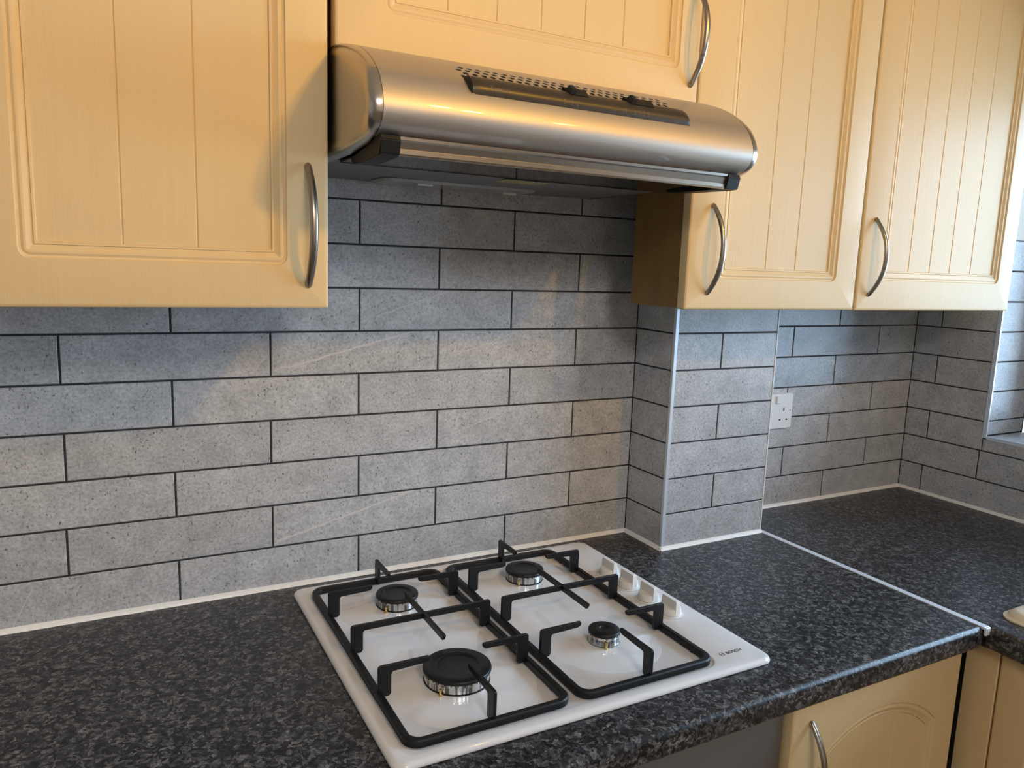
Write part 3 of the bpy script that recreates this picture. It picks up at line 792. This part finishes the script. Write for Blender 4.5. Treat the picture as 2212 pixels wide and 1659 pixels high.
for nm, bx, by, R in BURN:
    burner(bx, by, R, hob, nm == 'small', {'triple': 220, 'back_l': 222, 'back_r': 226, 'small': 243}[nm])

# pan supports
FT = .0515
def bar_loop(bm, x0, x1, y0, y1, r, w, z0, z1):
    o = rrect(x0, x1, y0, y1, r, 8); i = rrect(x0+w, x1-w, y0+w, y1-w, r-w*.8, 8); e = .0016
    def ins(a, k):  # move outline a towards the other edge by k
        return k
    oo = rrect(x0+e, x1-e, y0+e, y1-e, r-e, 8); ii = rrect(x0+w-e, x1-w+e, y0+w-e, y1-w+e, r-w*.8+e, 8)
    R = [[(x, y, z0) for x, y in o], [(x, y, z1-e) for x, y in o], [(x, y, z1) for x, y in oo], [(x, y, z1) for x, y in ii], [(x, y, z1-e) for x, y in i], [(x, y, z0) for x, y in i], [(x, y, z0) for x, y in o]]
    loft(bm, R, True, (False, False)); bmesh.ops.remove_doubles(bm, verts=bm.verts, dist=1e-6)
def finger(bm, base, d, L, w=.0175, t=.0044):
    """L-shaped plate standing on the loop at base (x,y); d = direction; L = reach"""
    zb = .0095; ha = .0095; r = .004
    pts = [(0, zb+.004), (.003, zb), (w-.003, zb), (w, zb+.003)]
    for k in range(5):
        a = PI-PI/2*k/4; pts.append((w+r+r*math.cos(a), FT-ha-r+r*math.sin(a)))
    pts += [(L-.005, FT-.0080), (L-.001, FT-.0060), (L, FT-.0030), (L-.001, FT)]
    pts += [(r, FT)]
    for k in range(1, 4):
        a = PI/2+PI/2*k/4; pts.append((r+r*math.cos(a), FT-r+r*math.sin(a)))
    pts += [(0, FT-r)]
    dx, dy = d; nx, ny = -dy, dx; e = .0006
    def P(p, q, k=0): return Vector((base[0]+dx*p[0]+nx*q, base[1]+dy*p[0]+ny*q, p[1]))
    loft(bm, [[P(p, -t/2) for p in pts], [P(p, t/2) for p in pts]])
    bm.normal_update()
def beam(bm, a, b_, t=.0044, ha=.0095):
    (x0, y0), (x1, y1) = a, b_; L = math.hypot(x1-x0, y1-y0); dx, dy = (x1-x0)/L, (y1-y0)/L; nx, ny = -dy, dx
    pts = [(0, FT), (L, FT), (L, FT-.003), (L-.004, FT-ha), (.004, FT-ha), (0, FT-.003)]
    loft(bm, [[(x0+dx*p[0]+nx*q, y0+dy*p[0]+ny*q, p[1]) for p in pts] for q in (-t/2, t/2)])
def edge_soften(bm, o=.0007):
    bmesh.ops.recalc_face_normals(bm, faces=bm.faces)
    es = [e for e in bm.edges if len(e.link_faces) == 2 and e.calc_face_angle(0) > .6]
    bmesh.ops.bevel(bm, geom=es, offset=o, segments=1, affect='EDGES', clamp_overlap=True)
def support(x0, x1, cx, label, reach):
    bm = BM(); bar_loop(bm, x0, x1, -.5190, -.0600, .021, .0092, .0078, .0170)
    for fx in (x0+.006, x1-.006):
        for fy in (-.475, -.110): lathe(bm, [(0, .0058), (.0035, .0058), (.0035, .0080), (0, .0080)], (fx, fy, 0), 12)
    root = obj('pan_support', bm, M_IRON, hob, org=(cx, -.29, .0058), sharp=24)
    root['label'] = label
    W = x1-x0; fl = []
    fl += [((x0+.0035, -.1630), (1, 0), reach[0]), ((x1-.0035, -.1630), (-1, 0), reach[1]), ((x0+.0035, -.4020), (1, 0), reach[2]), ((x1-.0035, -.4020), (-1, 0), reach[3]),
           ((cx, -.0620), (0, -1), reach[4]), ((cx, -.5150), (0, 1), reach[5])]
    for b_, d, L in fl:
        bm = BM(); finger(bm, b_, d, L); edge_soften(bm, .0005); obj('support_finger', bm, M_IRON, root, sharp=24)
    # cross bar through the middle
    bm = BM(); zb = .0095; w = .0175; r = .004; L = W-.007; bx = x0+.0035
    pts = [(0, zb+.004), (.003, zb), (w-.003, zb), (w, zb+.003)] + [(w+r+r*math.cos(PI-PI/2*k/4), FT-.0095-r+r*math.sin(PI-PI/2*k/4)) for k in range(5)]
    pts = pts + [(L-p[0], p[1]) for p in reversed(pts)]
    pts += [(L, FT-r)] + [(L-r+r*math.cos(PI/2*k/4), FT-r+r*math.sin(PI/2*k/4)) for k in range(1, 4)] + [(L-r, FT), (r, FT)]
    pts += [(r+r*math.cos(PI/2+PI/2*k/4), FT-r+r*math.sin(PI/2+PI/2*k/4)) for k in range(1, 4)] + [(0, FT-r)]
    loft(bm, [[(bx+p[0], -.2830+q, p[1]) for p in pts] for q in (-.0022, .0022)]); edge_soften(bm)
    obj('cross_bar', bm, M_IRON, root, sharp=24)
    bm = BM(); beam(bm, (cx, -.2060), (cx, -.3600)); edge_soften(bm); obj('cross_bar', bm, M_IRON, root, sharp=24)
    return root
support(.0405, .2655, .1535, 'black pan support over the two burners farther from the knobs', (.0700, .0710, .0700, .0710, .0680, .0750))
support(.2780, .5050, .3915, 'black pan support beside the row of knobs', (.0700, .0700, .0680, .0720, .0660, .0730))

# control knobs
for k in range(4):
    kx, ky = .5480, -.1960-.0567*k
    bm = BM(); lathe(bm, [(0, .0088), (.0205, .0088), (.0205, .0096), (.0200, .0099), (0, .0099)], (kx, ky, 0), 48)
    kb = obj('control_knob', bm, M_KNOB, hob, org=(kx, ky, .0088))
    bm = BM(); lathe(bm, [(0, .0105), (.0180, .0105), (.0183, .0112), (.0172, .0185), (.0166, .0205), (.0150, .0215), (0, .0217)], (kx, ky, 0), 48); obj('knob_body', bm, M_KNOB, kb, sharp=30)
    bm = BM()
    pts = [(-.0185, .0130), (.0185, .0130), (.0180, .0340), (.0165, .0360), (-.0165, .0360), (-.0180, .0340)]
    loft(bm, [[(kx+q*(1 if p[1] < .02 else .8), ky+p[0], p[1]) for p in pts] for q in (-.0050, .0050)]); edge_soften(bm, .0007)
    obj('knob_grip', bm, M_KNOB, kb, sharp=24)
    # printed ring and burner symbol
    bm = BM()
    def arc(cx, cy, r0, r1, a0, a1, n=28, z=.00925):
        P = [(math.cos(math.radians(a0+(a1-a0)*i/n)), math.sin(math.radians(a0+(a1-a0)*i/n))) for i in range(n+1)]
        A = [(bm.verts.new((cx+r0*c_, cy+r0*s_, z)), bm.verts.new((cx+r1*c_, cy+r1*s_, z))) for c_, s_ in P]
        for p, q in zip(A, A[1:]): bm.faces.new((p[0], p[1], q[1], q[0]))
    arc(kx, ky, .0222, .0227, 120, 290)
    arc(kx-.0305, ky+.002, .0042, .0045, 20, 330)
    arc(kx-.0305+(-.002, .002, -.002, .002)[k], ky+.002+(.0018, .0018, -.0018, -.0018)[k], 0, .0009, 0, 360, 12)
    arc(kx-.0255, ky-.0115, 0, .0010, 0, 360, 12); arc(kx-.0235, ky-.0105, .0008, .0012, 0, 360, 12)
    arc(kx-.0255, ky+.0110-.012, 0, .0006, 0, 360, 12)
    obj('printed_symbol', bm, M_GREYINK, kb, recalc=False)
# maker's mark at the front corner
bm = text_bm('BOSCH', .006, .00012); fit(bm, .0285)
for v in bm.verts: v.co = (v.co.x+.5385, v.co.y*1.0-.5068, .00925)
k_ = BM(); add_bm(k_, bm); bm = k_
def arc2(cx, cy, r0, r1, a0, a1, n=28, z=.00925):
    P = [(math.cos(math.radians(a0+(a1-a0)*i/n)), math.sin(math.radians(a0+(a1-a0)*i/n))) for i in range(n+1)]
    A = [(bm.verts.new((cx+r0*c_, cy+r0*s_, z)), bm.verts.new((cx+r1*c_, cy+r1*s_, z))) for c_, s_ in P]
    for p, q in zip(A, A[1:]): bm.faces.new((p[0], p[1], q[1], q[0]))
lx, ly = .5300, -.5036
arc2(lx, ly, .0040, .0045, 0, 360)
arc2(lx-.0004, ly, .0026, .0031, 120, 240, 10); arc2(lx+.0004, ly, .0026, .0031, -60, 60, 10)
for a, b_ in (((-.0017, -.0024), (-.0012, .0024)), ((.0012, -.0024), (.0017, .0024)), ((-.0014, -.0003), (.0014, .0003))):
    bm.faces.new([bm.verts.new((lx+x, ly+y, .00925)) for x, y in ((a[0], a[1]), (b_[0], a[1]), (b_[0], b_[1]), (a[0], b_[1]))])
obj('printed_logo', bm, M_INK, hob, recalc=False)

# ------------------------------------------------------------------ double socket behind the pillar edge
so = thing('wall_socket', 'white double plug socket on the tiled back wall, half hidden by the pillar', 'socket', (1.123, -.005, .195))
bm = BM(); pl = rrect(1.0500, 1.1960, .1950, .2790, .005)
loft(bm, [[(x, -.0002, z) for x, z in pl], [(x, -.0070, z) for x, z in pl], [(1.123+(x-1.123)*.985, -.0090, .237+(z-.237)*.975) for x, z in pl]]); obj('face_plate', bm, M_SOCK, so, sharp=40)
for cx in (1.0785, 1.1675):
    bm = BM()
    for x, z, w_, h_ in ((cx, .2415, .0020, .0042), (cx-.0108, .2168, .0030, .0018), (cx+.0108, .2168, .0030, .0018)):
        box(bm, (x-w_, -.00915, z-h_), (x+w_, -.0080, z+h_))
    obj('pin_slot', bm, M_DARK, so)
for cx in (1.098, 1.146):
    bm = BM(); box(bm, (cx-.006, -.0125, .2560), (cx+.006, -.0085, .2740), .001, 1); obj('rocker_switch', bm, M_SOCK, so)
for cx in (1.0580, 1.1880):
    bm = BM(); prism(bm, rrect(cx-.0017, cx+.0017, .2367, .2401, .0016, 4), lambda p, q: (p[0], q, p[1]), -.0092, -.0085); obj('screw', bm, M_SATIN, so)

# ------------------------------------------------------------------ cream sink, only its corner is in the picture
sk = thing('sink', 'cream sink with a thick rounded rim set in the corner worktop', 'sink', (1.31, -1.1, 0))
bm = BM(); a = (1.066, 1.560, -1.60, -.588)
def sr(o, r): return rrect(a[0]+o, a[1]-o, a[2]+o, a[3]-o, r, 8)
prof = [(0, .030, .0004), (0, .030, .0028), (.0015, .030, .0036), (.0045, .028, .0038), (.0060, .027, .0055), (.0085, .026, .0105), (.0140, .024, .0145), (.0230, .020, .0158), (.0340, .018, .0140), (.0440, .016, .0080), (.0500, .016, -.004), (.0560, .016, -.030)]
loft(bm, [[(x, y, z) for x, y in sr(o, r)] for o, r, z in prof], True, (True, False))
obj('rim', bm, M_SINK, sk, sharp=50)
bm = BM()
prof = [(.0560, .016, -.0300), (.0600, .020, -.0345), (.0600, .020, -.0352)]
loft(bm, [[(x, y, z) for x, y in sr(o, r)] for o, r, z in prof], True, (False, True)); obj('basin', bm, M_SINK, sk, sharp=50)
